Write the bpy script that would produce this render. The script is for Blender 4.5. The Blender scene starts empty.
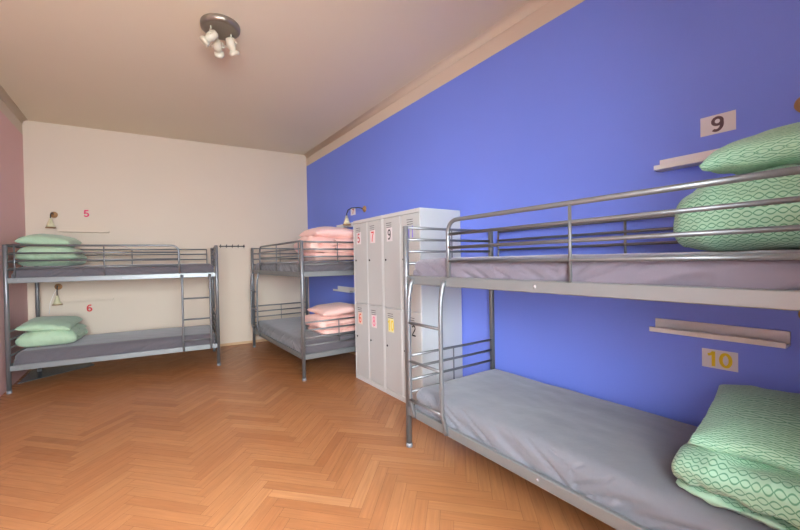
import bpy, bmesh, math, random
from mathutils import Vector, Matrix, noise
random.seed(7)
PI = math.pi
R = math.radians
sc = bpy.context.scene
col = sc.collection

# ------------------------------------------------------------------ materials
def srgb(r, g, b):
    f = lambda c: (c/255/12.92 if c/255 <= .04045 else ((c/255+.055)/1.055)**2.4)
    return (f(r), f(g), f(b), 1)

def new_mat(name):
    m = bpy.data.materials.new(name); m.use_nodes = True
    return m, m.node_tree, m.node_tree.nodes['Principled BSDF']

def mix_color(nt, fac, a, b):
    n = nt.nodes.new('ShaderNodeMix'); n.data_type = 'RGBA'
    for s, v in ((0, fac), (6, a), (7, b)):
        if hasattr(v, 'is_linked') or hasattr(v, 'links'): nt.links.new(v, n.inputs[s])
        else: n.inputs[s].default_value = v
    return n.outputs[2]

def math_node(nt, op, a, b=None, c=None):
    n = nt.nodes.new('ShaderNodeMath'); n.operation = op
    for i, v in enumerate((a, b, c)):
        if v is None: continue
        if isinstance(v, (int, float)): n.inputs[i].default_value = v
        else: nt.links.new(v, n.inputs[i])
    return n.outputs[0]

def noise_node(nt, scale, detail=3, vec=None, rough=.5):
    n = nt.nodes.new('ShaderNodeTexNoise'); n.inputs['Scale'].default_value = scale
    n.inputs['Detail'].default_value = detail; n.inputs['Roughness'].default_value = rough
    if vec is None:
        tc = nt.nodes.new('ShaderNodeTexCoord'); vec = tc.outputs['Object']
    nt.links.new(vec, n.inputs['Vector'])
    return n.outputs['Fac']

def bump(nt, bsdf, h, strength=.3, dist=.002):
    b = nt.nodes.new('ShaderNodeBump'); b.inputs['Strength'].default_value = strength
    b.inputs['Distance'].default_value = dist
    nt.links.new(h, b.inputs['Height']); nt.links.new(b.outputs[0], bsdf.inputs['Normal'])

def plain(name, c, rough=.6, metal=0, var=.05, nscale=6, bumps=0, bscale=60, spec=.5):
    m, nt, b = new_mat(name)
    lo = tuple(x*(1-var) for x in c[:3])+(1,); hi = tuple(min(1, x*(1+var)) for x in c[:3])+(1,)
    nt.links.new(mix_color(nt, noise_node(nt, nscale), lo, hi), b.inputs['Base Color'])
    b.inputs['Roughness'].default_value = rough; b.inputs['Metallic'].default_value = metal
    b.inputs['Specular IOR Level'].default_value = spec
    if bumps: bump(nt, b, noise_node(nt, bscale), bumps)
    return m

M = {}
M['blue'] = plain('blue wall paint', (.185, .272, .86, 1), .55, var=.02, nscale=1.5, bumps=.12, bscale=40, spec=.35)
M['cream'] = plain('cream wall paint', (.69, .585, .465, 1), .75, var=.02, nscale=1.5, bumps=.12, bscale=40, spec=.2)
M['ceiling'] = plain('ceiling paint', (.80, .71, .535, 1), .85, var=.02, nscale=1.2, bumps=.12, bscale=40, spec=.2)
M['pink'] = plain('pink wall paint', (.76, .49, .47, 1), .7, var=.03, nscale=1.5, bumps=.12, bscale=40, spec=.2)
M['base'] = plain('varnished pine strip', srgb(205, 170, 130), .5, var=.1, nscale=20)
M['steel'] = plain('silver painted steel tube', (.19, .195, .20, 1), .34, metal=.5, var=.04, nscale=12)
M['steelrail'] = plain('silver painted steel rail', (.23, .245, .245, 1), .4, metal=.4, var=.04, nscale=12)
M['dark'] = plain('dark metal', (.03, .03, .035, 1), .4, metal=.5)
M['black'] = plain('black', (.015, .015, .018, 1), .5)
M['plastic'] = plain('grey plastic cap', (.25, .25, .26, 1), .5)
M['bolt'] = plain('bright bolt', (.75, .75, .75, 1), .25, metal=.6)
M['white'] = plain('white lacquer', (.84, .84, .82, 1), .4, var=.02)
M['locker'] = plain('light grey enamel', (.56, .575, .56, 1), .38, var=.02, nscale=3, bumps=.05, bscale=300)
M['lockerdoor'] = plain('light grey enamel door', (.49, .505, .49, 1), .4, var=.02, nscale=3, bumps=.05, bscale=300)
M['paper'] = plain('white paper', (.76, .76, .79, 1), .7, var=.02)
M['wood'] = plain('turned beech wood', (.36, .20, .09, 1), .5, var=.15, nscale=30)
M['shade'] = plain('cream glass shade', (.72, .66, .42, 1), .35, var=.04)
M['nickel'] = plain('brushed nickel', (.34, .30, .25, 1), .32, metal=.8)
M['spotwhite'] = plain('white enamel spotlight', (.62, .56, .43, 1), .35, var=.03)
M['slat'] = plain('slatted base', (.10, .09, .085, 1), .7)
M['mat'] = plain('glossy dark grey', (.10, .12, .125, 1), .25, var=.2, nscale=5)
M['concrete'] = plain('grey render', (.5, .5, .5, 1), .8)
M['winframe'] = plain('white window frame', (.8, .8, .8, 1), .4)
for k, c in dict(num_pink=(215, 30, 95), num_red=(215, 45, 50), num_grey=(92, 72, 80), num_yellow=(225, 200, 20),
                 num_orange=(220, 90, 70), num_rose=(235, 120, 150), num_purple=(125, 110, 215), num_black=(20, 20, 25),
                 num_charcoal=(55, 48, 52), num_crimson=(190, 25, 50)).items():
    M[k] = plain(k.replace('num_', 'printed ')+' ink', srgb(*c), .6, var=.02)
for k, c in dict(st_white=(222, 216, 216), st_pink=(228, 212, 212), st_orange=(226, 200, 186), st_yellow=(225, 220, 165)).items():
    M[k] = plain(k.replace('st_', 'sticker '), srgb(*c), .6, var=.02)

def glass_mat():
    m = bpy.data.materials.new('window glass'); m.use_nodes = True; nt = m.node_tree
    nt.nodes.clear()
    o = nt.nodes.new('ShaderNodeOutputMaterial'); t = nt.nodes.new('ShaderNodeBsdfTransparent'); g = nt.nodes.new('ShaderNodeBsdfGlossy')
    g.inputs['Roughness'].default_value = .02; mx = nt.nodes.new('ShaderNodeMixShader'); mx.inputs[0].default_value = .06
    nt.links.new(t.outputs[0], mx.inputs[1]); nt.links.new(g.outputs[0], mx.inputs[2]); nt.links.new(mx.outputs[0], o.inputs[0])
    return m
M['glass'] = glass_mat()

def sheet_mat(name, c):
    m, nt, b = new_mat(name)
    lo = tuple(x*.94 for x in c[:3])+(1,); hi = tuple(x*1.06 for x in c[:3])+(1,)
    nt.links.new(mix_color(nt, noise_node(nt, 5, 4), lo, hi), b.inputs['Base Color'])
    b.inputs['Roughness'].default_value = .75; b.inputs['Specular IOR Level'].default_value = .25
    b.inputs['Sheen Weight'].default_value = .35; b.inputs['Sheen Roughness'].default_value = .5
    bump(nt, b, noise_node(nt, 14, 6, rough=.6), .45, .006)
    return m
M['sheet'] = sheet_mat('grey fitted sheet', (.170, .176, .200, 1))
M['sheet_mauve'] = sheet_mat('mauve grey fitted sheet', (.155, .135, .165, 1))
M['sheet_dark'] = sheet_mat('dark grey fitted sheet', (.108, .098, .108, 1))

def bedding_mat(name, light, dark, strength=1.0, fu=37, fv=58):
    """rows of small oval links, like a printed leaf chain"""
    m, nt, b = new_mat(name)
    uv = nt.nodes.new('ShaderNodeUVMap'); uv.uv_map = 'UVMap'
    sp = nt.nodes.new('ShaderNodeSeparateXYZ'); nt.links.new(uv.outputs[0], sp.inputs[0])
    u = math_node(nt, 'MULTIPLY', sp.outputs[0], fu); v = math_node(nt, 'MULTIPLY', sp.outputs[1], fv)
    row = math_node(nt, 'FLOOR', v)
    off = math_node(nt, 'MULTIPLY', math_node(nt, 'MODULO', math_node(nt, 'ABSOLUTE', row), 2.0), .5)
    lx = math_node(nt, 'SUBTRACT', math_node(nt, 'FRACT', math_node(nt, 'ADD', u, off)), .5)
    ly = math_node(nt, 'SUBTRACT', math_node(nt, 'FRACT', v), .5)
    d = math_node(nt, 'ADD', math_node(nt, 'ABSOLUTE', ly), math_node(nt, 'MULTIPLY', math_node(nt, 'MULTIPLY', lx, lx), 1.5))
    ring = math_node(nt, 'ABSOLUTE', math_node(nt, 'SUBTRACT', d, .33))
    mr = nt.nodes.new('ShaderNodeMapRange'); mr.interpolation_type = 'SMOOTHSTEP'
    nt.links.new(ring, mr.inputs[0]); mr.inputs[1].default_value = .02; mr.inputs[2].default_value = .13
    mr.inputs[3].default_value = strength; mr.inputs[4].default_value = 0
    nt.links.new(mix_color(nt, mr.outputs[0], light, dark), b.inputs['Base Color'])
    b.inputs['Roughness'].default_value = .8; b.inputs['Specular IOR Level'].default_value = .2
    b.inputs['Sheen Weight'].default_value = .2
    bump(nt, b, noise_node(nt, 16, 5, rough=.6), .5, .006)
    return m
M['green'] = bedding_mat('green printed cotton', (.38, .63, .46, 1), (.06, .26, .13, 1), .9)
M['palegreen'] = bedding_mat('pale green printed cotton', (.40, .54, .37, 1), (.22, .38, .24, 1), .5)
M['peach'] = bedding_mat('pink printed cotton', (.90, .60, .52, 1), (.82, .40, .36, 1), .5)

def floor_mat():
    m, nt, b = new_mat('oak parquet')
    at = nt.nodes.new('ShaderNodeAttribute'); at.attribute_name = 'tone'
    uv = nt.nodes.new('ShaderNodeUVMap'); uv.uv_map = 'UVMap'
    mp = nt.nodes.new('ShaderNodeMapping'); mp.inputs['Scale'].default_value = (2.2, 34, 1); nt.links.new(uv.outputs[0], mp.inputs[0])
    g = noise_node(nt, 1.6, 5, mp.outputs[0], .6)
    ramp = nt.nodes.new('ShaderNodeValToRGB'); nt.links.new(at.outputs['Fac'], ramp.inputs[0])
    e = ramp.color_ramp.elements
    e[0].position = 0; e[0].color = (.315, .116, .040, 1)
    e[1].position = 1; e[1].color = (.49, .245, .108, 1)
    k = e.new(.45); k.color = (.405, .172, .066, 1)
    k = e.new(.75); k.color = (.435, .197, .078, 1)
    sp = nt.nodes.new('ShaderNodeMapRange'); nt.links.new(g, sp.inputs[0])
    sp.inputs[1].default_value = .3; sp.inputs[2].default_value = .7; sp.inputs[3].default_value = .84; sp.inputs[4].default_value = 1.11
    mul = nt.nodes.new('ShaderNodeMix'); mul.data_type = 'RGBA'; mul.blend_type = 'MULTIPLY'; mul.inputs[0].default_value = 1
    nt.links.new(ramp.outputs[0], mul.inputs[6])
    cmb = nt.nodes.new('ShaderNodeCombineColor')
    for i in range(3): nt.links.new(sp.outputs[0], cmb.inputs[i])
    nt.links.new(cmb.outputs[0], mul.inputs[7]); 
    big = noise_node(nt, 1.3, 3)
    c2 = mix_color(nt, big, (.90, .90, .92, 1), (1.08, 1.04, 1.0, 1))
    m2 = nt.nodes.new('ShaderNodeMix'); m2.data_type = 'RGBA'; m2.blend_type = 'MULTIPLY'; m2.inputs[0].default_value = 1
    nt.links.new(mul.outputs[2], m2.inputs[6]); nt.links.new(c2, m2.inputs[7])
    nt.links.new(m2.outputs[2], b.inputs['Base Color'])
    rr = nt.nodes.new('ShaderNodeMapRange'); nt.links.new(noise_node(nt, 9, 4), rr.inputs[0])
    rr.inputs[3].default_value = .26; rr.inputs[4].default_value = .46
    nt.links.new(rr.outputs[0], b.inputs['Roughness'])
    b.inputs['Specular IOR Level'].default_value = .4
    bump(nt, b, g, .12, .001)
    return m
M['floor'] = floor_mat()

# ------------------------------------------------------------------ helpers
def link(name, me, parent=None, loc=None, rz=0, label=None, cat=None, group=None, kind=None):
    o = bpy.data.objects.new(name, me); col.objects.link(o)
    if parent is not None: o.parent = parent
    if loc is not None: o.location = loc
    o.rotation_euler = (0, 0, rz)
    if label: o['label'] = label
    if cat: o['category'] = cat
    if group: o['group'] = group
    if kind: o['kind'] = kind
    return o

def thing(name, label, cat, loc=(0, 0, 0), rz=0, group=None):
    return link(name, None, None, loc, rz, label, cat, group)

class MB:
    def __init__(s, f=None):
        s.bm = bmesh.new(); s.f = f or (lambda p: p)
    def v(s, p): return s.bm.verts.new(s.f(Vector(p)))
    def box(s, a, b, bev=0):
        x0, y0, z0 = a; x1, y1, z1 = b
        vs = [s.v(p) for p in ((x0,y0,z0),(x1,y0,z0),(x1,y1,z0),(x0,y1,z0),(x0,y0,z1),(x1,y0,z1),(x1,y1,z1),(x0,y1,z1))]
        fs = [s.bm.faces.new([vs[i] for i in q]) for q in ((0,3,2,1),(4,5,6,7),(0,1,5,4),(1,2,6,5),(2,3,7,6),(3,0,4,7))]
        if bev:
            es = list({e for f in fs for e in f.edges})
            bmesh.ops.bevel(s.bm, geom=es, offset=bev, segments=3, affect='EDGES', profile=.5)
        return s
    def tube(s, pts, r, seg=12, caps=True):
        pts = [Vector(p) for p in pts]; rings = []
        rs = r if isinstance(r, (list, tuple)) else [r]*len(pts)
        t0 = (pts[1]-pts[0]).normalized()
        n = t0.orthogonal().normalized()
        for i, p in enumerate(pts):
            if i == 0: t = t0
            elif i == len(pts)-1: t = (pts[-1]-pts[-2]).normalized()
            else: t = ((pts[i+1]-p).normalized()+(p-pts[i-1]).normalized()).normalized()
            n = (n-t*n.dot(t)).normalized(); bn = t.cross(n)
            rings.append([s.v(p+(n*math.cos(2*PI*k/seg)+bn*math.sin(2*PI*k/seg))*rs[i]) for k in range(seg)])
        for a, b in zip(rings, rings[1:]):
            for k in range(seg):
                f = s.bm.faces.new((a[k], a[(k+1) % seg], b[(k+1) % seg], b[k])); f.smooth = True
        if caps:
            s.bm.faces.new(rings[0][::-1]); s.bm.faces.new(rings[-1])
        return s
    def lathe(s, prof, c=(0, 0, 0), axis=(0, 0, 1), seg=24):
        """prof: list of (distance along axis, radius)"""
        ax = Vector(axis).normalized(); n = ax.orthogonal().normalized(); b = ax.cross(n); c = Vector(c); rings = []
        for h, r in prof:
            if r < 1e-5: rings.append([s.v(c+ax*h)])
            else: rings.append([s.v(c+ax*h+(n*math.cos(2*PI*k/seg)+b*math.sin(2*PI*k/seg))*r) for k in range(seg)])
        for p, q in zip(rings, rings[1:]):
            for k in range(seg):
                k2 = (k+1) % seg
                if len(p) == 1 and len(q) == 1: continue
                if len(p) == 1: f = s.bm.faces.new((p[0], q[k2], q[k]))
                elif len(q) == 1: f = s.bm.faces.new((p[k], p[k2], q[0]))
                else: f = s.bm.faces.new((p[k], p[k2], q[k2], q[k]))
                f.smooth = True
        return s
    def mesh(s, name, mat):
        bmesh.ops.recalc_face_normals(s.bm, faces=s.bm.faces)
        me = bpy.data.meshes.new(name); s.bm.to_mesh(me); s.bm.free()
        if mat is not None: me.materials.append(mat)
        return me
    def obj(s, name, mat, parent=None, **k):
        return link(name, s.mesh(name, mat), parent, **k)

def arc(c, a0, a1, r, ex, ey, n=8):
    c = Vector(c); ex = Vector(ex); ey = Vector(ey)
    return [c+ex*math.cos(a0+(a1-a0)*i/n)*r+ey*math.sin(a0+(a1-a0)*i/n)*r for i in range(n+1)]

def copy_tree(o, parent=None):
    c = o.copy(); col.objects.link(c)
    if parent is not None: c.parent = parent
    for ch in list(o.children): copy_tree(ch, c)
    return c

# bold sans digits drawn as flat strokes; x to the right, y up, centred, facing +z in its own space
def _arc(cx, cy, rx, ry, a0, a1, n=20): return [(cx+rx*math.cos(R(a0+(a1-a0)*i/n)), cy+ry*math.sin(R(a0+(a1-a0)*i/n))) for i in range(n+1)]
# unit height 1, stroke .17, coordinates are stroke centres
DIG = {
 '0': (.60, [_arc(.30, .5, .215, .415, 0, 360, 36)]),
 '1': (.46, [[(.30, 0), (.30, 1)], [(.04, .74), (.16, .78), (.25, .86), (.29, .93)]]),
 '2': (.60, [_arc(.30, .70, .205, .215, 165, -20, 20)+[(.40, .50), (.22, .32), (.12, .19), (.10, .085), (.58, .085)]]),
 '5': (.60, [[(.53, .915), (.17, .915), (.12, .50)]+_arc(.285, .325, .225, .24, 128, -155, 24)]),
 '6': (.60, [_arc(.31, .315, .205, .23, 0, 360, 30), _arc(.36, .50, .26, .415, 55, 200, 20)]),
 '7': (.60, [[(.03, .915), (.54, .915), (.36, .62), (.26, .30), (.23, 0)]]),
 '8': (.60, [_arc(.30, .715, .175, .20, 0, 360, 28), _arc(.30, .30, .215, .22, 0, 360, 30)]),
 '9': (.60, [_arc(.29, .685, .205, .23, 0, 360, 30), _arc(.24, .50, .26, .415, -125, 20, 20)]),
}
def text_mesh(name, s, size, mat, depth=.0008, offset=.0, sx=1, st=.17):
    b = MB(); x = 0; tot = sum(DIG[c][0] for c in s)+.10*(len(s)-1)
    for c in s:
        for ln in DIG[c][1]:
            closed = abs(ln[0][0]-ln[-1][0]) < 1e-6 and abs(ln[0][1]-ln[-1][1]) < 1e-6
            P = [Vector((p[0]+x-tot/2, p[1]-.5)) for p in ln]; n = len(P); L_, R_ = [], []
            for i in range(n):
                if closed: d = (P[(i+1) % (n-1)]-P[(i-1) % (n-1)]).normalized(); k = 1
                elif i in (0, n-1): d = (P[1]-P[0] if i == 0 else P[-1]-P[-2]).normalized(); k = 1
                else:
                    d1 = (P[i]-P[i-1]).normalized(); d2 = (P[i+1]-P[i]).normalized(); d = (d1+d2).normalized(); k = 1/max(.6, d.dot(d1))
                nn = Vector((-d.y, d.x))*st/2*k
                L_.append(P[i]+nn); R_.append(P[i]-nn)
            V = [[b.v((q.x*size*sx, q.y*size, z)) for q in side] for z in (depth, -depth) for side in (L_, R_)]
            for i in range(n-1):
                b.bm.faces.new((V[0][i], V[1][i], V[1][i+1], V[0][i+1])); b.bm.faces.new((V[2][i], V[2][i+1], V[3][i+1], V[3][i]))
                b.bm.faces.new((V[0][i], V[0][i+1], V[2][i+1], V[2][i])); b.bm.faces.new((V[1][i], V[3][i], V[3][i+1], V[1][i+1]))
        x += DIG[c][0]+.10
    return b.mesh(name, mat)
def face_matrix(loc, right, normal):
    right = Vector(right).normalized(); normal = Vector(normal).normalized(); up = normal.cross(right)
    m = Matrix((right, up, normal)).transposed().to_4x4(); m.translation = Vector(loc)
    return m

# ------------------------------------------------------------------ room
W, H, HB = 3.84, 3.282, 3.082
BA = R(3.78)                                   # the back wall runs slightly askew
BL = Vector((-W, math.tan(BA)*W, 0))
YR = -6.60
NB = Vector((-math.sin(BA), -math.cos(BA), 0))  # into the room
EB = Vector((math.cos(BA), -math.sin(BA), 0))   # to the right along the back wall

def floor_mesh():
    bm = bmesh.new(); uvl = bm.loops.layers.uv.new('UVMap'); tl = bm.faces.layers.float.new('tone')
    w, N = .07, 7
    ea = Vector((-1, 1, 0)).normalized(); eb = Vector((1, 1, 0)).normalized()
    org = Vector((-.95+.0, -4.55, 0)); gap = .0007
    rnd = random.Random(3)
    # dark bed of the joints
    vs = [bm.verts.new(p) for p in ((-W-.05, YR-.05, -.02), (.05, YR-.05, -.02), (.05, .1, -.02), (-W-.05, .33, -.02))]
    vt = [bm.verts.new((v.co.x, v.co.y, -.0012)) for v in vs]
    for q in (vt, vs[::-1], *[(vs[i], vs[(i+1) % 4], vt[(i+1) % 4], vt[i]) for i in range(4)]):
        f = bm.faces.new(q); f.material_index = 1
    def plank(a0, b0, a1, b1, along_a):
        c = org+ea*(a0+a1)*.5*w+eb*(b0+b1)*.5*w
        if not (-W-.3 < c.x < .3 and YR-.3 < c.y < .6): return
        pts = [(a0*w+gap, b0*w+gap), (a1*w-gap, b0*w+gap), (a1*w-gap, b1*w-gap), (a0*w+gap, b1*w-gap)]
        ps = [org+ea*p[0]+eb*p[1] for p in pts]
        for p in ps:
            p.x = min(max(p.x, -W-.17), .17); p.y = min(max(p.y, YR-.17), .17-math.tan(BA)*p.x)
        if (ps[0]-ps[2]).length < .02 or (ps[1]-ps[3]).length < .005: return
        try: f = bm.faces.new([bm.verts.new(p) for p in ps])
        except ValueError: return
        if f.calc_area() < 1e-5: bm.faces.remove(f); return
        if f.normal.z < 0 or True:
            f.normal_update()
            if f.normal.z < 0: f.normal_flip()
        ox, oy = rnd.random()*40, rnd.random()*40
        for l in f.loops:
            d = l.vert.co-org; A, B = d.dot(ea), d.dot(eb)
            l[uvl].uv = (ox+(A if along_a else B), oy+(B if along_a else A))
        f[tl] = min(1, max(0, rnd.gauss(.5, .15)))
    for j in range(-90, 130):
        for m in range(-9, 10):
            a = j+2*N*m
            plank(a, j, a+N, j+1, True)
            b = j-2*N+1+2*N*m
            plank(j, b, j+1, b+N, False)
    me = bpy.data.meshes.new('floor'); bm.to_mesh(me); bm.free()
    me.materials.append(M['floor']); me.materials.append(plain('joint filler', (.16, .07, .03, 1), .7))
    return me
link('floor', floor_mesh(), kind='structure')

def prism(name, poly, z0, z1, mat):
    b = MB(); lo = [b.v((x, y, z0)) for x, y in poly]; hi = [b.v((x, y, z1)) for x, y in poly]; n = len(poly)
    b.bm.faces.new(lo[::-1]); b.bm.faces.new(hi)
    for i in range(n): b.bm.faces.new((lo[i], lo[(i+1) % n], hi[(i+1) % n], hi[i]))
    return b.obj(name, mat, kind='structure')
T = .2
prism('wall_back', [(-W-T, BL.y+T*math.tan(BA)), (T, -T*math.tan(BA)), (T, T), (-W-T, BL.y+T+.05)], -.02, H+.01, M['cream'])
def two_tone(name, x0, x1, y0, y1, paint):
    b = MB(); b.box((x0, y0, -.02), (x1, y1, HB)); n1 = len(b.bm.faces)
    b.box((x0, y0, HB), (x1, y1, H+.01)); b.bm.faces.ensure_lookup_table()
    for f in b.bm.faces[n1:]: f.material_index = 1
    o = b.obj(name, paint, kind='structure'); o.data.materials.append(M['cream'])
    return o
two_tone('wall_right', 0, T, YR-T, -.001, M['blue'])
two_tone('wall_left', -W-T, -W, YR-T, BL.y-.001, M['pink'])
prism('ceiling', [(-W-T, YR-T), (T, YR-T), (T, T), (-W-T, BL.y+T+.05)], H, H+.15, M['ceiling'])

def cove(name, side):
    """hollow curved moulding between a long wall and the ceiling"""
    b = MB(); r = .06
    x0 = 0 if side > 0 else -W
    prof = [(x0, H-r-.0)] + [(x0-side*(r-r*math.cos(t)), H-r+r*math.sin(t)) for t in [PI/2*i/10 for i in range(1, 11)]] + [(x0, H)]
    y1 = -.0 if side > 0 else BL.y
    rings = [[b.v((x, y, z)) for x, z in prof] for y in (YR, y1)]
    n = len(prof)
    for i in range(n):
        f = b.bm.faces.new((rings[0][i], rings[0][(i+1) % n], rings[1][(i+1) % n], rings[1][i])); f.smooth = i < n-2
    b.bm.faces.new(rings[0]); b.bm.faces.new(rings[1][::-1])
    return b.obj(name, M['cream'], kind='structure')
cove('trim_1', 1); cove('trim_2', -1)

# low wooden strips at the foot of the walls
b = MB(lambda p: Vector((0, 0, 0))+(-EB)*p.x+NB*p.y+Vector((0, 0, p.z)))
b.box((0, 0, 0), (W/math.cos(BA), .014, .042), .003); b.obj('baseboard_back', M['base'], kind='structure')
b = MB(); b.box((-.014, YR, 0), (0, -.02, .042), .003); b.obj('baseboard_right', M['base'], kind='structure')

# rear wall behind the camera; its two unseen windows are invented to light the room
WIN = [(-3.50, -2.80), (-2.62, -1.92)]; WZ0, WZ1 = .75, 2.45
b = MB(); xs = [-W-T, WIN[0][0], WIN[0][1], WIN[1][0], WIN[1][1], T]
for i in range(5):
    if i % 2 == 0: b.box((xs[i], YR-T, -.02), (xs[i+1], YR, H))
    else: b.box((xs[i], YR-T, -.02), (xs[i+1], YR, WZ0)); b.box((xs[i], YR-T, WZ1), (xs[i+1], YR, H))
b.obj('wall_front', M['cream'], kind='structure')
for n, (a, c) in enumerate(WIN):
    b = MB(); y0, y1 = YR-.12, YR-.06
    b.box((a, y0, WZ0), (a+.06, y1, WZ1)); b.box((c-.06, y0, WZ0), (c, y1, WZ1))
    b.box((a+.06, y0, WZ0), (c-.06, y1, WZ0+.06)); b.box((a+.06, y0, WZ1-.06), (c-.06, y1, WZ1))
    b.box(((a+c)/2-.04, y0, WZ0+.06), ((a+c)/2+.04, y1, WZ1-.06))
    w = b.obj('window_%d' % (n+1), M['winframe'], kind='structure')
    g = MB(); g.box((a+.06, YR-.094, WZ0+.06), ((a+c)/2-.04, YR-.09, WZ1-.06)); g.box(((a+c)/2+.04, YR-.094, WZ0+.06), (c-.06, YR-.09, WZ1-.06))
    g.obj('pane', M['glass'], w)
    s = MB(); s.box((a-.04, YR-.06, WZ0-.03), (c+.04, YR+.12, WZ0), .006); s.obj('window_sill', M['white'], w)

# ------------------------------------------------------------------ bunk beds
L, BW, BH = 2.063, .9075, 1.59
ZU, ZL = 1.175, .235        # underside of the upper and lower frame
FH = .06
def make_bed(mir, label):
    f = (lambda p: Vector((-p.x, p.y, p.z))) if mir else (lambda p: p)
    root = thing('bunk_bed', label, 'bunk bed', group='silver tube bunk beds')
    st, sr = M['steel'], M['steelrail']
    for x in (0, L):
        for y in (0, BW):
            post = MB(f).tube([(x, y, .012), (x, y, BH-.004), (x, y, BH)], [.021, .021, .017], 16).obj('post', st, root)
            MB(f).tube([(x, y, 0), (x, y, .03)], .0235, 16).obj('foot_cap', M['plastic'], post)
    for z in (ZU, ZL):
        for y, s in ((0, -1), (BW, 1)):
            b = MB(f); b.box((.0, y-.013, z), (L, y+.013, z+FH), .006)
            b.box((.02, min(y, y-s*.04), z), (L-.02, max(y, y-s*.04), z+.004))
            b.obj('side_rail', sr, root)
        for x in (0, L):
            b = MB(f); b.box((x-.013, 0, z), (x+.013, BW, z+FH), .006); b.obj('end_rail', sr, root)
        b = MB(f)
        for i in range(17):
            x = .09+i*(L-.18)/16; b.box((x-.035, .016, z+.004), (x+.035, BW-.016, z+.014))
        b.obj('slatted_base', M['slat'], root)
    # four bars at each end of both bunks, with a thin upright in the middle
    for x in (0, L):
        for zs in ((1.578, 1.493, 1.407, 1.320), (.655, .567, .480, .392)):
            b = MB(f)
            for z in zs: b.tube([(x, .0, z), (x, BW, z)], .0098, 10)
            b.tube([(x, BW/2, zs[-1]), (x, BW/2, zs[0])], .005, 8)
            b.obj('end_bars', st, root)
    # front guard rail, open at the ladder
    g0, g1 = .435, L-.075; zt = 1.584; rc = .075; y = -.004
    b = MB(f)
    path = [(g0, y, ZU+FH-.004), (g0, y, 1.4)] + arc((g0+rc, y, zt-rc), PI, PI/2, rc, (1, 0, 0), (0, 0, 1)) + [(L/2, y, zt), (L-.01, y, zt)]
    b.tube(path, .0125, 12); b.obj('guard_rail', st, root)
    gr = root.children[-1]
    b = MB(f)
    for z in (1.50, 1.417, 1.333): b.tube([(g0, y, z), (L-.01, y, z)], .0095, 10)
    b.obj('guard_bars', st, root)
    for x in (1.205, g1): MB(f).tube([(x, y-.003, ZU+FH-.004), (x, y-.003, zt)], .0075, 10).obj('guard_upright', st, root)
    # back guard rail
    b = MB(f); y = BW+.004
    for z in (1.568, 1.495, 1.417): b.tube([(.075, y, z), (L-.075, y, z)], .009, 10)
    b.obj('guard_bars', st, root)
    for x in (.075, L/2, L-.075): MB(f).tube([(x, y, ZU+.02), (x, y, 1.568)], .0075, 10).obj('guard_upright', st, root)
    # ladder hooked between the two frames
    la = None
    for x in (.085, .405):
        pts = [(x, -.014, ZU+.035), (x, -.028, ZU), (x, -.045, ZU-.09), (x, -.05, ZU-.2), (x, -.05, .42), (x, -.045, .36), (x, -.026, .30), (x, -.018, .245)]
        # smooth the run
        sm = [Vector(p) for p in pts]
        out = [sm[0]]
        for i in range(1, len(sm)-1):
            out += [sm[i]+(sm[i-1]-sm[i])*.25, sm[i], sm[i]+(sm[i+1]-sm[i])*.25]
        out.append(sm[-1])
        rr = [.020 if i == 0 else (.0165 if i < 4 else .0135) for i in range(len(out))]
        if la is None:
            la = link('ladder', None, root)
        MB(f).tube(out, rr, 12).obj('ladder_rail', st, la)
    for z in (.912, .646, .378): MB(f).tube([(.085, -.05, z), (.405, -.05, z)], .0105, 12).obj('rung', st, la)
    for x, z in ((L/2, ZU+.03), (L/2, ZL+.032), (.405, ZL+.03), (L-.1, ZU+.03), (L-.1, ZL+.03)):
        yy = -.026 if x == .405 else -.0125
        MB(f).lathe([(-.001, .008), (.002, .008), (.004, .005), (.005, 0)], (x, yy, z), (0, -1, 0), 14).obj('bolt', M['bolt'], root)
    return root

AO, AA = Vector((-3.7854, -.8934, 0)), -5.4393
BO, BAn = Vector((-1.0704, -.2957, 0)), .8828
CO, CAn = Vector((-.9682, -4.2113, 0)), .2217
bedA = make_bed(True, 'silver bunk bed along the cream wall, pale green bedding')
aa = R(AA); bedA.location = AO+Vector((math.cos(aa), math.sin(aa), 0))*L; bedA.rotation_euler.z = aa
bedC = make_bed(False, 'nearest silver bunk bed along blue wall, cropped by right edge of photo')
bedC.location = CO; bedC.rotation_euler.z = R(CAn-90)
bedB = copy_tree(bedC); bedB.location = BO; bedB.rotation_euler.z = R(BAn-90)
bedB['label'] = 'silver bunk bed in far corner behind lockers, pink bedding'

class Frame:
    """places things on a bed: l from the ladder end along the bed, d from its front side"""
    def __init__(s, o, ang, mir):
        a = R(ang); s.U = Vector((math.cos(a), math.sin(a), 0)); s.V = Vector((-math.sin(a), math.cos(a), 0)); s.mir = mir
        if mir: s.o = o+s.U*L; s.ex = -s.U; s.ey = s.V
        else: s.o = o; s.ex = -s.V; s.ey = s.U
    def p(s, l, d, z): return s.o+s.ex*l+s.ey*d+Vector((0, 0, z))
    def rz(s): return math.atan2(s.ex.y, s.ex.x) if not s.mir else math.atan2(s.U.y, s.U.x)
FA, FB, FC = Frame(AO, AA, True), Frame(BO, BAn, False), Frame(CO, CAn, False)

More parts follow.
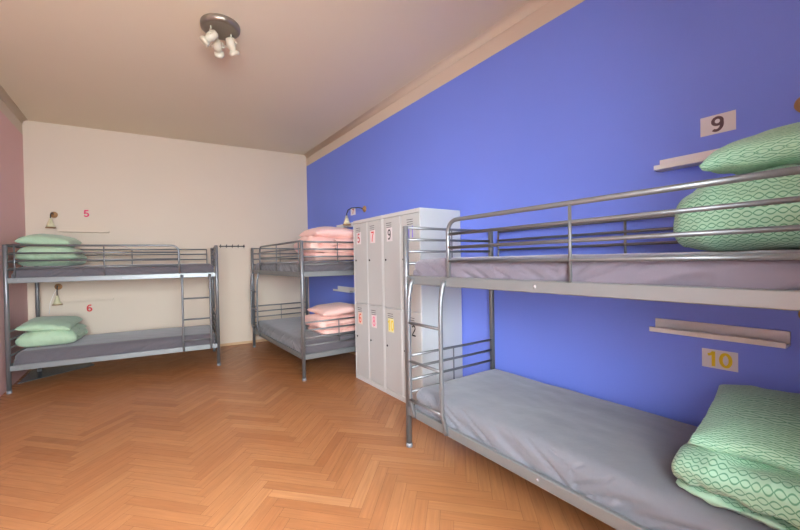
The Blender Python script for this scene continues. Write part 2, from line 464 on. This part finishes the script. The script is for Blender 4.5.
# ------------------------------------------------------------------ mattresses
def mattress_mesh(seed, th=.15, crown=.02, amp=1.0, mat='sheet'):
    lx, ly, r = L-.06, BW-.03, min(.068, th*.46)
    bm = bmesh.new(); bmesh.ops.create_cube(bm, size=2)
    bmesh.ops.subdivide_edges(bm, edges=bm.edges, cuts=1, use_grid_fill=True)
    # even grid by hand instead: build a box of grids
    bm.free(); bm = bmesh.new(); nx, ny, nz = 240, 90, 14; idx = {}
    def coord(i, n, s):
        t = i/n
        return s*(t-.5)
    def vert(i, j, k):
        key = (i, j, k)
        if key in idx: return idx[key]
        p = Vector((coord(i, nx, lx), coord(j, ny, ly), coord(k, nz, th)))
        rr = r if k > nz/2 else .022
        q = Vector((max(-lx/2+rr, min(lx/2-rr, p.x)), max(-ly/2+rr, min(ly/2-rr, p.y)), max(-th/2+.022, min(th/2-r, p.z))))
        n = (p-q)
        n = n.normalized() if n.length > 1e-6 else Vector((0, 0, 1))
        c = q+n*rr
        # crown
        if p.z > 0: c.z += crown*(1-(abs(p.x)/(lx/2))**4)*(1-(abs(p.y)/(ly/2))**3)*min(1, p.z/(th/2))
        # tension wrinkles on the side faces
        if abs(n.z) < .8:
            along = c.x+c.y*.8
            sg = 1 if noise.noise(Vector((along*1.1, seed, 0))) > 0 else -1
            wv = noise.noise(Vector((along*7+c.z*13*sg, seed*3.1, c.z*3)))
            low = min(1, max(0, 1-(c.z+th/2)/(th*.95)))
            c -= n*(.020*amp*max(0, 1-abs(wv)*6.5)*low**.5)
            c += n*.006*amp*noise.noise(Vector((along*15, seed, c.z*8)))*low
            c += n*noise.noise(Vector((c.x*3, c.y*3, seed)))*.006
        else:
            c.z += amp*.004*noise.noise(Vector((c.x*3, c.y*4, seed)))+amp*.0022*noise.noise(Vector((c.x*9+c.y*5, c.y*11, seed+5)))
        idx[key] = bm.verts.new(c+Vector((0, 0, th/2))); return idx[key]
    def quad(a, b_, c, d):
        f = bm.faces.new((vert(*a), vert(*b_), vert(*c), vert(*d))); f.smooth = True
    for i in range(nx):
        for j in range(ny):
            quad((i, j, 0), (i, j+1, 0), (i+1, j+1, 0), (i+1, j, 0)); quad((i, j, nz), (i+1, j, nz), (i+1, j+1, nz), (i, j+1, nz))
        for k in range(nz):
            quad((i, 0, k), (i+1, 0, k), (i+1, 0, k+1), (i, 0, k+1)); quad((i, ny, k), (i, ny, k+1), (i+1, ny, k+1), (i+1, ny, k))
    for j in range(ny):
        for k in range(nz):
            quad((0, j, k), (0, j, k+1), (0, j+1, k+1), (0, j+1, k)); quad((nx, j, k), (nx, j+1, k), (nx, j+1, k+1), (nx, j, k+1))
    me = bpy.data.meshes.new('mattress'); bm.to_mesh(me); bm.free(); me.materials.append(M[mat])
    return me
GM = 'mattresses in grey fitted sheets'
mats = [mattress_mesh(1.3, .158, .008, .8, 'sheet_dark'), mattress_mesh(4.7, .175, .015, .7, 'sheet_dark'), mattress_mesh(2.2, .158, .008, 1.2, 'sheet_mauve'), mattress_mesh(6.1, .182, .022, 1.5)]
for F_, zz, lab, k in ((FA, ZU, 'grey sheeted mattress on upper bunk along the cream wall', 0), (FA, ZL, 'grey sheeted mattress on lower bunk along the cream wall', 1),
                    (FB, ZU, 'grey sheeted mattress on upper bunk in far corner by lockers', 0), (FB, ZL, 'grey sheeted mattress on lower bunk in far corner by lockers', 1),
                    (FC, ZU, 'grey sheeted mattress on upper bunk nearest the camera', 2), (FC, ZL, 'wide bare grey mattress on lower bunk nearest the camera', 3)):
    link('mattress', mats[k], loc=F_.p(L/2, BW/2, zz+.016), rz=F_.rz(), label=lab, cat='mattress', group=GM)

# ------------------------------------------------------------------ pillows and folded duvets
def fbm(p, s): return noise.noise(p*1.0+Vector((s, s*1.7, s*.3)))
def pillow_mesh(name, sx, sy, th, mat, seed, tilt=None, n=44):
    """sx by sy cushion, soft edges, pointed corners, seam lip around the rim"""
    bm = bmesh.new(); uvl = bm.loops.layers.uv.new('UVMap'); vs = {}; zraw = {}
    def P(i, j, s):
        a, b_ = 2*i/n-1, 2*j/n-1
        a = math.copysign(abs(a)**.8, a); b_ = math.copysign(abs(b_)**.8, b_)
        x = sx/2*a*(1-.05*(1-b_*b_)); y = sy/2*b_*(1-.05*(1-a*a))
        e = max(0, (1-abs(a)**2.6))*max(0, (1-abs(b_)**2.6))
        t = th/2*e**.42
        t *= 1+.18*fbm(Vector((x*5, y*5, s*2)), seed)
        rim = 1-min(1, e*2.2)
        t += s*0
        w = .010*fbm(Vector((x*16, y*16, 4)), seed)*(.35+rim)*(1 if e > 0 else 0)
        z = s*t+w
        z += .018*fbm(Vector((x*2.5, y*2.5, 9)), seed)
        p = Vector((x, y, z))
        zraw[i, j, s] = p.z
        if tilt: p = tilt(p)
        return p
    for s in (1, -1):
        for i in range(n+1):
            for j in range(n+1):
                if s == -1 and (i in (0, n) or j in (0, n)): vs[i, j, s] = vs[i, j, 1]; zraw[i, j, s] = zraw[i, j, 1]
                else: vs[i, j, s] = bm.verts.new(P(i, j, s))
    for s in (1, -1):
        for i in range(n):
            for j in range(n):
                q = [vs[i, j, s], vs[i+1, j, s], vs[i+1, j+1, s], vs[i, j+1, s]]
                uvq = [(i, j), (i+1, j), (i+1, j+1), (i, j+1)]
                if s < 0: q = q[::-1]; uvq = uvq[::-1]
                f = bm.faces.new(q); f.smooth = True
                for l, (a, c) in zip(f.loops, uvq): 
                    ga, gc = 2*a/n-1, 2*c/n-1
                    zz = vs[a, c, s].co.z if not tilt else zraw[a, c, s]
                    cl = lambda t: max(-1, min(1, t*2.5))
                    l[uvl].uv = (.8*(3+math.copysign(abs(gc)**.8, gc)*sy/2-s*zz*cl(gc)), .8*(3+math.copysign(abs(ga)**.8, ga)*sx/2-s*zz*cl(ga)))
    me = bpy.data.meshes.new(name); bm.to_mesh(me); bm.free(); me.materials.append(mat)
    return me

def duvet_mesh(name, dx, dy, t, mat, seed, layers=3, front=.0, amp=.012, ny=60, squash=None, core=.17, zig=False):
    """a duvet rolled over itself: the fold faces -x, the roll runs along y"""
    ct = []
    def seg(a, b_, n=26):
        for i in range(n): ct.append(Vector((a[0]+(b_[0]-a[0])*i/n, a[1]+(b_[1]-a[1])*i/n)))
    if zig:
        seg((dx, 2.5*t), (t, 2.5*t))
        for i in range(12):
            a = PI/2+PI*i/12; ct.append(Vector((t+t*.5*math.cos(a), 2*t+.5*t*math.sin(a))))
        seg((t, 1.5*t), (dx-t, 1.5*t))
        for i in range(12):
            a = PI/2-PI*i/12; ct.append(Vector((dx-t+t*.5*math.cos(a), t+.5*t*math.sin(a))))
        seg((dx-t, .5*t), (.075, .5*t)); ct.append(Vector((.065, .5*t)))
        ct.reverse(); tt = t
    elif layers == 3:
        seg((core, 1.5*t), (dx-t, 1.5*t))
        for i in range(10):
            a = PI/2-PI*i/10; ct.append(Vector((dx-t+t*.5*math.cos(a), t+.5*t*math.sin(a))))
        seg((dx-t, .5*t), (t*1.5, .5*t))
        for i in range(18):
            a = -PI/2-PI*i/18; ct.append(Vector((t*1.5+t*math.cos(a), 1.5*t+t*math.sin(a))))
        seg((t*1.5, 2.5*t), (dx-.01, 2.5*t)); ct.append(Vector((dx, 2.45*t)))
        tt = t
    else:
        seg((dx-.02, .5*t), (t, .5*t))
        for i in range(14):
            a = -PI/2-PI*i/14; ct.append(Vector((t+t*.5*math.cos(a), t+t*.5*math.sin(a))))
        seg((t, 1.5*t), (dx-.01, 1.5*t)); ct.append(Vector((dx, 1.45*t)))
        tt = t
    HT = tt*layers
    n = len(ct); nor = []
    for i in range(n):
        d = (ct[min(n-1, i+1)]-ct[max(0, i-1)]).normalized(); nor.append(Vector((-d.y, d.x)))
    arcl = [0]
    for i in range(1, n): arcl.append(arcl[-1]+(ct[i]-ct[i-1]).length)
    loop = [(i, 1) for i in range(n)]+[(n-1, 0)]+[(i, -1) for i in range(n-1, -1, -1)]+[(0, 0)]
    bm = bmesh.new(); uvl = bm.loops.layers.uv.new('UVMap'); rings = []
    for j in range(ny+1):
        s = -math.cos(PI*j/ny)                      # denser at the ends
        y = s*dy/2
        g = (1-abs(s)**7)**.45 if abs(s) < 1 else 0
        sag = 1-.16*abs(s)**5
        pull = .04*abs(s)**6
        ring = []
        for (i, sd) in loop:
            c = ct[i]; e = min(1, min(arcl[i], arcl[-1]-arcl[i])/(t*.5)); e = math.sqrt(max(0, 1-(1-e)**2))
            base = c+nor[i]*sd*(t*.5*.94)*max(.02, g)*max(.05, e)
            if sd == 0:
                dirn = (ct[-1]-ct[-2]).normalized() if i else (ct[0]-ct[1]).normalized()
                base = c+dirn*.01
            wob = .30*t*fbm(Vector((c.x*4, y*5, c.y*9)), seed)
            p = Vector((base.x+pull*(1 if base.x < dx/2 else -1)+wob*.4, y*(1-.10*((base.y/HT-.5)*2)**2), base.y*sag))
            q = Vector((p.x*9, p.y*9, p.z*14))
            nn = fbm(q, seed+11)*amp+fbm(q*2.3, seed+23)*amp*.45+abs(fbm(Vector((p.x*5, p.y*14, p.z*6)), seed+31))*amp*.8
            p.x += nor[i].x*sd*nn*g; p.z += nor[i].y*sd*nn*g*(.3 if p.z < t*.3 else 1)
            # the whole parcel slumps a little
            p.z *= 1+.10*fbm(Vector((p.x*3, p.y*3, 2)), seed+3)
            p.y += .015*fbm(Vector((p.x*6, p.z*10, s*2)), seed+17)*abs(s)
            if squash: p = squash(p)
            p.z = max(0.0, p.z)
            ring.append((bm.verts.new(p), arcl[i]+sd*.0, sd))
        rings.append(ring)
    m = len(loop)
    for j in range(ny):
        for k in range(m):
            k2 = (k+1) % m
            f = bm.faces.new((rings[j][k][0], rings[j][k2][0], rings[j+1][k2][0], rings[j+1][k][0])); f.smooth = True
            y0, y1 = -math.cos(PI*j/ny)*dy/2, -math.cos(PI*(j+1)/ny)*dy/2
            for l, (aa_, yy) in zip(f.loops, ((rings[j][k][1], y0), (rings[j][k2][1], y0), (rings[j+1][k2][1], y1), (rings[j+1][k][1], y1))):
                l[uvl].uv = (yy, aa_)
    for rg in (rings[0], rings[-1]):
        pr = lambda k: n+1+(n-1-k)
        for k in range(n-1): bm.faces.new((rg[k][0], rg[k+1][0], rg[pr(k+1)][0], rg[pr(k)][0]))
        bm.faces.new((rg[n-1][0], rg[n][0], rg[n+1][0])); bm.faces.new((rg[2*n][0], rg[2*n+1][0], rg[0][0]))
    bmesh.ops.recalc_face_normals(bm, faces=bm.faces)
    me = bpy.data.meshes.new(name); bm.to_mesh(me); bm.free(); me.materials.append(mat)
    return me

def tilted(ax=0, ay=0, bend=0, bend2=0):
    m = Matrix.Rotation(ax, 3, 'X') @ Matrix.Rotation(ay, 3, 'Y')
    def f(p):
        p = Vector((p.x, p.y, p.z-bend*p.x*p.x-bend2*p.y*p.y)); return m @ p
    return f
# a mesh whose -x side faces the front of the bed: local x -> d, local y -> along the bed
def rz_front(F_, extra=0): return math.atan2(F_.ey.y, F_.ey.x)+extra
GD, GP = 'folded duvets at the bed heads', 'pillows lying on the folded duvets'
def duvet(F_, l, d, z, rot=0, label='', **k):
    me = duvet_mesh('folded_duvet', **k)
    link('folded_duvet', me, loc=F_.p(l, d, z), rz=rz_front(F_, rot), label=label, cat='duvet', group=GD)
def pillow(F_, l, d, z, rot=0, label='', **k):
    me = pillow_mesh('pillow', **k)
    link('pillow', me, loc=F_.p(l, d, z), rz=rz_front(F_, rot), label=label, cat='pillow', group=GP)
MU, ML = ZU+.034+.146, ZL+.034+.178
# bed along the cream wall
duvet(FA, L-.29, .12, MU+.002, 0, 'pale green folded duvet on upper bunk along the cream wall', dx=.64, dy=.54, t=.074, mat=M['palegreen'], seed=2.1, zig=True)
pillow(FA, L-.27, .44, MU+.295, 0, 'pale green pillow topmost on upper bunk along the cream wall', sx=.60, sy=.48, th=.17, mat=M['palegreen'], seed=5.2, tilt=tilted(0, -.04, 0, .1))
duvet(FA, L-.29, .07, ML+.002, 0, 'pale green rolled duvet on lower bunk along the cream wall', dx=.66, dy=.54, t=.058, mat=M['palegreen'], seed=8.4)
pillow(FA, L-.27, .38, ML+.225, 0, 'pale green pillow on lower bunk along the cream wall', sx=.60, sy=.48, th=.14, mat=M['palegreen'], seed=3.7, tilt=tilted(.08, -.06, 0, .1))
# bed in the far corner
duvet(FB, L-.35, .12, MU+.002, 0, 'pink folded duvet on upper bunk in far corner by lockers', dx=.72, dy=.62, t=.098, mat=M['peach'], seed=6.6, zig=True, amp=.018)
pillow(FB, L-.34, .54, MU+.355, 0, 'pink pillow topmost on upper bunk in far corner by lockers', sx=.66, sy=.55, th=.15, mat=M['peach'], seed=1.2, tilt=tilted(0, .02, .15, .15))
duvet(FB, L-.35, .23, ML+.002, 0, 'pink folded duvet on lower bunk in far corner by lockers', dx=.63, dy=.58, t=.073, mat=M['peach'], seed=9.3, zig=True, amp=.016)
pillow(FB, L-.33, .575, ML+.285, 0, 'pink pillow on lower bunk in far corner by lockers', sx=.58, sy=.50, th=.13, mat=M['peach'], seed=7.7, tilt=tilted(0, -.04, .05, .1))
# nearest bed
duvet(FC, L-.285, .10, MU+.002, 0, 'bright green printed duvet on upper bunk nearest the camera', dx=.74, dy=.52, t=.090, mat=M['green'], seed=4.4, amp=.024)
pillow(FC, L-.232, .47, MU+.375, 0, 'bright green printed pillow beside the 9 sign, cropped by photo edge', sx=.64, sy=.46, th=.17, mat=M['green'], seed=2.9, tilt=tilted(-.05, -.09, .1, .1))
duvet(FC, L-.275, .0, ML+.002, 0, 'green printed rolled duvet on lower bunk nearest the camera', dx=.80, dy=.50, t=.064, mat=M['green'], seed=5.9, zig=True, amp=.026)
pillow(FC, L-.285, .40, ML+.255, .12, 'green printed pillow below the yellow 10 sign', sx=.66, sy=.44, th=.13, mat=M['green'], seed=6.3, tilt=tilted(0, -.10, .05, .05))

# ------------------------------------------------------------------ wall shelves
def shelf(T_, label, length=.54):
    """T_(s, out, z): s along the wall to the right, out from the wall"""
    t = thing('picture_ledge', label, 'wall shelf', group='white picture ledges over the bunks')
    return t
def make_shelf(label, origin, right, normal, length=.54, mk='white'):
    """origin = lower left corner on the wall"""
    rz = math.atan2(right.y, right.x)
    t = thing('picture_ledge', label, 'wall shelf', origin, rz, 'white picture ledges over the bunks')
    MB().box((0, -.012, 0), (length, 0, .068), .0015).obj('back_panel', M[mk], t)
    MB().box((0, -.083, 0), (length, -.012, .011), .001).obj('shelf_board', M[mk], t)
    MB().box((0, -.093, 0), (length, -.083, .026), .0015).obj('front_lip', M[mk], t)
    return t
RB, NX = Vector((0, -1, 0)), Vector((-1, 0, 0))
make_shelf('white picture ledge under the grey 9 sign', (-.0005, -5.408, 1.831), RB, NX)
make_shelf('white picture ledge above the yellow 10 sign', (-.0005, -5.378, .906), RB, NX)
make_shelf('white picture ledge above pink pillow on upper bunk', (-.0005, -1.19, 1.835), RB, NX)
make_shelf('white picture ledge above pink pillow on lower bunk', (-.0005, -1.19, .900), RB, NX)
def onback(x, z, out=0): return EB*(x/EB.x)+NB*out+Vector((0, 0, z))
make_shelf('thin white picture ledge under wall number 5', onback(-3.50, 1.815, .0005), EB, NB, .56, 'cream')
make_shelf('thin white picture ledge above wall number 6', onback(-3.49, .865, .0005), EB, NB, .58, 'cream')

# ------------------------------------------------------------------ number signs
def sign(name, s, size, ink, loc, right, normal, label, paper=None, w=.142, h=.1, off=.004, sx=1.1, tilt=0):
    m = face_matrix(loc, right, normal) @ Matrix.Rotation(tilt, 4, 'Z')
    if paper is not None:
        b = MB(); b.box((-w/2, -h/2, .0006), (w/2, h/2, .0016)); o = b.obj(name, paper, label=label, cat='number sign', group='bed number signs')
        o.matrix_world = m
        c = link('printed_number', text_mesh('printed_number', s, size, ink, .0004, off, sx), o); c.location = (0, 0, .0022)
    else:
        o = link(name, text_mesh(name, s, size, ink, .0006, off, sx), label=label, cat='number sign', group='bed number signs')
        o.matrix_world = m
    return o
sign('number_sign', '9', .080, M['num_grey'], (0, -5.663, 2.031), RB, NX, 'white paper sign with grey 9 on blue wall', M['paper'])
sign('number_sign', '10', .080, M['num_yellow'], (0, -5.663, .786), RB, NX, 'white paper sign with yellow 10 on blue wall', M['paper'], w=.145)
sign('number_sign', '7', .075, M['num_crimson'], (0, -1.705, 2.055), RB, NX, 'small paper sign with red 7 behind a wall lamp', M['paper'])
sign('wall_number', '5', .098, M['num_pink'], onback(-3.197, 2.083, .001), EB, NB, 'pink number 5 on the cream wall', off=.005)
sign('wall_number', '6', .100, M['num_red'], onback(-3.192, .758, .001), EB, NB, 'red number 6 on the cream wall under upper bunk', off=.005)

# ------------------------------------------------------------------ wall lamps
def make_lamp(label, pos, rz, drop=0.0, reach=.17, swing=0, parts=True):
    """rosette on the wall (wall at y=0 of its own space, room at -y), gooseneck arm, bell shade"""
    t = thing('wall_lamp', label, 'wall lamp', pos, rz, 'bedside wall lamps')
    MB().lathe([(0, .042), (.008, .042), (.016, .034), (.020, .018), (.030, .012), (.030, 0)], (0, 0, 0), (0, -1, 0), 24).obj('rosette', M['wood'], t)
    sx = math.sin(swing); cy = -math.cos(swing)
    d = lambda o, z: (sx*o, cy*o, z)
    path = [d(.02, 0), d(.05, .012), d(.085, .018), d(reach*.75, .008), d(reach*.93, -.02), d(reach, -.055-drop*.5), d(reach, -.07-drop)]
    MB().tube(path, .0062, 10).obj('arm', M['dark'], t)
    zt = -.065-drop; c = d(reach, zt)
    sh = MB().lathe([(0, 0), (0, .014), (-.02, .017), (-.05, .026), (-.09, .040), (-.118, .052), (-.116, .049), (-.09, .037), (-.05, .023), (-.02, .013), (-.018, 0)], c, (0, 0, 1), 28).obj('lamp_shade', M['shade'], t)
    MB().lathe([(-.116, .050), (-.116, .055), (-.127, .056), (-.127, .050), (-.116, .050)], c, (0, 0, 1), 28).obj('rim', M['wood'], sh)
    return t
ra = -BA
make_lamp('wall lamp with wooden rosette left of pink number 5', onback(-3.546, 2.05, .0005), ra)
lampA2 = make_lamp('wall lamp with cream bell shade under upper bunk by number 6', onback(-3.52, 1.075, .0005), ra, drop=.05, reach=.085)
make_lamp('wall lamp above pink bedding beside the lockers', (-.0005, -2.03, 2.05), -PI/2, swing=-.3, reach=.25, drop=.03)
make_lamp('wall lamp at right photo edge above green pillow, mostly cropped', (-.0005, -5.975, 2.025), -PI/2, reach=.17, swing=1.2)
make_lamp('wall lamp at right photo edge under upper bunk, mostly cropped', (-.0005, -5.985, 1.06), -PI/2, reach=.17, swing=1.2)
# white cord hanging from the lower lamp
pts = [Vector((-.005, -.012, -.01)), Vector((-.05, -.02, -.10)), Vector((-.09, -.018, -.22)), Vector((-.10, -.015, -.36))]
MB().tube(pts, .003, 6).obj('cord', M['white'], lampA2)

# ------------------------------------------------------------------ hook rail
t = thing('hook_rail', 'dark metal coat hook rail on cream wall between two bunks', 'hook rail', onback(-1.296, 1.62, .0005), ra)
b = MB(); b.box((-.20, -.012, .0), (.20, 0, .018), .002); b.obj('rail', M['dark'], t)
for i in range(5):
    x = -.18+i*.09; b = MB()
    b.tube([(x, -.010, .028), (x, -.012, -.002)], .006, 8)
    b.tube([(x, -.010, .012), (x, -.030, .006), (x, -.046, .010), (x, -.050, .028)], .0042, 8)
    b.tube([(x, -.012, .0), (x, -.025, -.018), (x, -.035, -.016), (x, -.038, -.004)], .0042, 8)
    b.lathe([(-.006, 0), (-.004, .006), (.002, .007), (.006, 0)], (x, -.05, .032), (0, 0, 1), 12)
    b.obj('hook', M['dark'], t)

# ------------------------------------------------------------------ lockers
LX = -.503
LZ = 1.806
nums = [[('5', 'num_crimson', 'st_white', '6', 'num_orange', 'st_orange'), ('7', 'num_red', 'st_pink', '8', 'num_rose', 'st_pink')],
        [('9', 'num_charcoal', 'st_white', '10', 'num_yellow', 'st_yellow'), ('11', 'num_purple', None, '12', 'num_black', None)]]
for u in range(2):
    y0 = -2.602-u*.606          # far edge
    lab = ['light grey four-door locker numbered 5 to 8', 'light grey four-door locker numbered 9 to 12, half behind near bunk'][u]
    t = thing('locker_cabinet', lab, 'locker', (LX, y0, 0), -PI/2, 'metal lockers on the blue wall')
    # own space: x to the right along the front, y into the cabinet (towards the wall), front at y=0
    wd, dp = .602, .490
    b = MB()
    b.box((0, .018, 0), (.012, dp, LZ)); b.box((wd-.012, .018, 0), (wd, dp, LZ))
    b.box((.012, .018, LZ-.012), (wd-.012, dp, LZ)); b.box((.012, .018, .0), (wd-.012, dp, .06))
    b.box((.012, dp-.006, .06), (wd-.012, dp, LZ-.012)); b.box((wd/2-.006, .02, .06), (wd/2+.006, dp-.006, LZ-.012))
    b.box((.012, .02, .868), (wd-.012, dp-.006, .880))
    b.obj('body', M['locker'], t)
    b = MB()
    for (p, q) in (((0, 0, 0), (.016, .018, LZ)), ((wd-.016, 0, 0), (wd, .018, LZ)), ((wd/2-.008, .0, .05), (wd/2+.008, .018, LZ-.035)),
                   ((.016, 0, 0), (wd-.016, .018, .05)), ((.016, 0, LZ-.035), (wd-.016, .018, LZ))):
        b.box(p, q, .0025)
    b.obj('front_frame', M['locker'], t)
    for c in range(2):
        x0 = .019 if c == 0 else wd/2+.011; x1 = wd/2-.011 if c == 0 else wd-.019
        for r_, (z0, z1) in enumerate(((.879, LZ-.039), (.054, .870))):
            b = MB(); b.box((x0, .001, z0), (x1, .017, z1), .002)
            d = b.obj('door', M['lockerdoor'], t)
            xc = (x0+x1)/2-(.03 if (u, c) != (1, 1) else -.015); zt = z1
            # three pressed ventilation louvres with dark openings
            b = MB()
            for k in range(3):
                zz = zt-.055-k*.021
                b.box((xc-.055+.004*k, -.0015, zz), (xc+.035, .0015, zz+.005))
            b.obj('vent_slots', M['num_charcoal'], d)
            # lock
            zl = (z0+z1)/2+.03
            b = MB(); b.lathe([(0, .011), (.004, .011), (.006, .008), (.006, 0)], (x0+.035, .001, zl), (0, -1, 0), 16)
            lk = b.obj('lock', M['dark'], d)
            s, ink, pap = nums[u][c][3*r_:3*r_+3]
            zn = zt-.165
            if pap:
                b = MB(); b.box((xc-.048, -.0008, zn-.068), (xc+.048, .0008, zn+.068)); b.obj('number_sticker', M[pap], d)
            me = text_mesh('door_number', s, .108, M[ink], .0005, .002, .85, .13)
            o = link('door_number', me, d); o.location = (xc, -.0018, zn); o.rotation_euler = (PI/2, 0, 0)

# ------------------------------------------------------------------ ceiling spotlight
LC = Vector((-1.985, -3.12, H))
t = thing('ceiling_spotlight', 'round nickel ceiling lamp with three white spotlights', 'ceiling lamp', LC)
MB().lathe([(0, .150), (-.010, .152), (-.032, .150), (-.042, .138), (-.044, .120), (-.036, .105), (-.036, 0)], (0, 0, 0), (0, 0, 1), 48).obj('ceiling_plate', M['nickel'], t)
def spot(px, py, aim):
    base = Vector((px, py, -.03)); aim = Vector(aim).normalized()
    pv = base+Vector((0, 0, -.092))
    s = link('spotlight', None, t)
    side = aim.cross(Vector((0, 0, 1))).normalized()
    b = MB(); b.tube([base, base+Vector((0, 0, -.03))], .006, 10)
    c = pv
    b.tube([c+side*.048]+[c+side*.048*math.cos(a)+Vector((0, 0, 1))*.055*math.sin(a) for a in [PI*i/12 for i in range(1, 12)]]+[c-side*.048], .004, 8)
    b.tube([c-side*.056, c-side*.036], .007, 8); b.tube([c+side*.056, c+side*.036], .007, 8)
    b.obj('bracket', M['spotwhite'], s)
    MB().lathe([(h*.86, r*.80) for h, r in [(-.062, 0), (-.062, .026), (-.056, .034), (-.03, .043), (0, .046), (.022, .042), (.034, .033), (.056, .033), (.058, .049), (.092, .052), (.092, .048), (.072, .045), (.070, 0)]],
               c, aim, 28).obj('lamp_head', M['spotwhite'], s)
    MB().lathe([(.062, .0), (.066, .016), (.062, .034), (.0615, .034), (.0615, 0)], c, aim, 20).obj('bulb', M['glass2'], s)
M['glass2'] = plain('frosted bulb glass', (.7, .7, .68, 1), .15)
spot(-.075, -.015, (-.65, .25, -.62))
spot(.085, .02, (.40, .30, -.75))
spot(-.005, .11, (.30, .80, -.42))

# ------------------------------------------------------------------ thin grey patch laid over the floor under the left bunk
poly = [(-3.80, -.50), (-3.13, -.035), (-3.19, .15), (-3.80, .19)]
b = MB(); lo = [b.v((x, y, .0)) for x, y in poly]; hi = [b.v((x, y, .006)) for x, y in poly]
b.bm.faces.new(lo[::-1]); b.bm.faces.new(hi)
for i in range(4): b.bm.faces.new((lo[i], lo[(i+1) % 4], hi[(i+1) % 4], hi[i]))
b.obj('floor_patch', M['mat'], label='thin grey patch on floor under the left bunk bed', cat='floor sheet')

# ------------------------------------------------------------------ light
def area(name, loc, rot, sx, sy, power, color):
    l = bpy.data.lights.new(name, 'AREA'); l.shape = 'RECTANGLE'; l.size = sx; l.size_y = sy; l.energy = power; l.color = color
    o = bpy.data.objects.new(name, l); col.objects.link(o); o.location = loc; o.rotation_euler = rot
    return o
area('sky_daylight', (-2.8, YR-1.6, 2.4), (R(90-22), 0, 0), 5.0, 3.2, 4100, (.84, .93, 1))
sn = bpy.data.lights.new('sun', 'SUN'); sn.energy = 12; sn.angle = R(.6); sn.color = (1, .93, .82)
so = bpy.data.objects.new('sun', sn); col.objects.link(so)
so.rotation_euler = Vector((-.12, .36, -1)).to_track_quat('-Z', 'Y').to_euler()
w = bpy.data.worlds.new('World'); sc.world = w; w.use_nodes = True
bg = w.node_tree.nodes['Background']; bg.inputs[0].default_value = (.75, .85, 1, 1); bg.inputs[1].default_value = 2.0

# ------------------------------------------------------------------ camera
F, PX, PY = 369.4182, -23.0339, .2206
y_, p_, r_ = R(-32.6104), R(-.6696), R(-1.0767)
fw = Vector((math.sin(-y_)*math.cos(p_), math.cos(y_)*math.cos(p_), math.sin(p_)))
rt = Vector((math.cos(y_), math.sin(y_), 0)); up = rt.cross(fw)
r2 = rt*math.cos(r_)+up*math.sin(r_); u2 = -rt*math.sin(r_)+up*math.cos(r_)
cam = bpy.data.cameras.new('Camera'); co = bpy.data.objects.new('Camera', cam); col.objects.link(co)
m = Matrix((r2, u2, -fw)).transposed().to_4x4(); m.translation = Vector((-2.5746, -6.3338, 1.3438)); co.matrix_world = m
cam.sensor_width = 36; cam.lens = F/800*36; cam.clip_start = .02
cam.shift_x = -PX/800; cam.shift_y = PY/800
sc.camera = co
sc.view_settings.view_transform = 'Standard'; sc.view_settings.look = 'None'; sc.view_settings.exposure = .16; sc.view_settings.gamma = 1
sc.view_settings.use_curve_mapping = False
sc.cycles.use_denoising = True
sc.cycles.max_bounces = 8; sc.cycles.diffuse_bounces = 6
sc.cycles.sample_clamp_indirect = 6
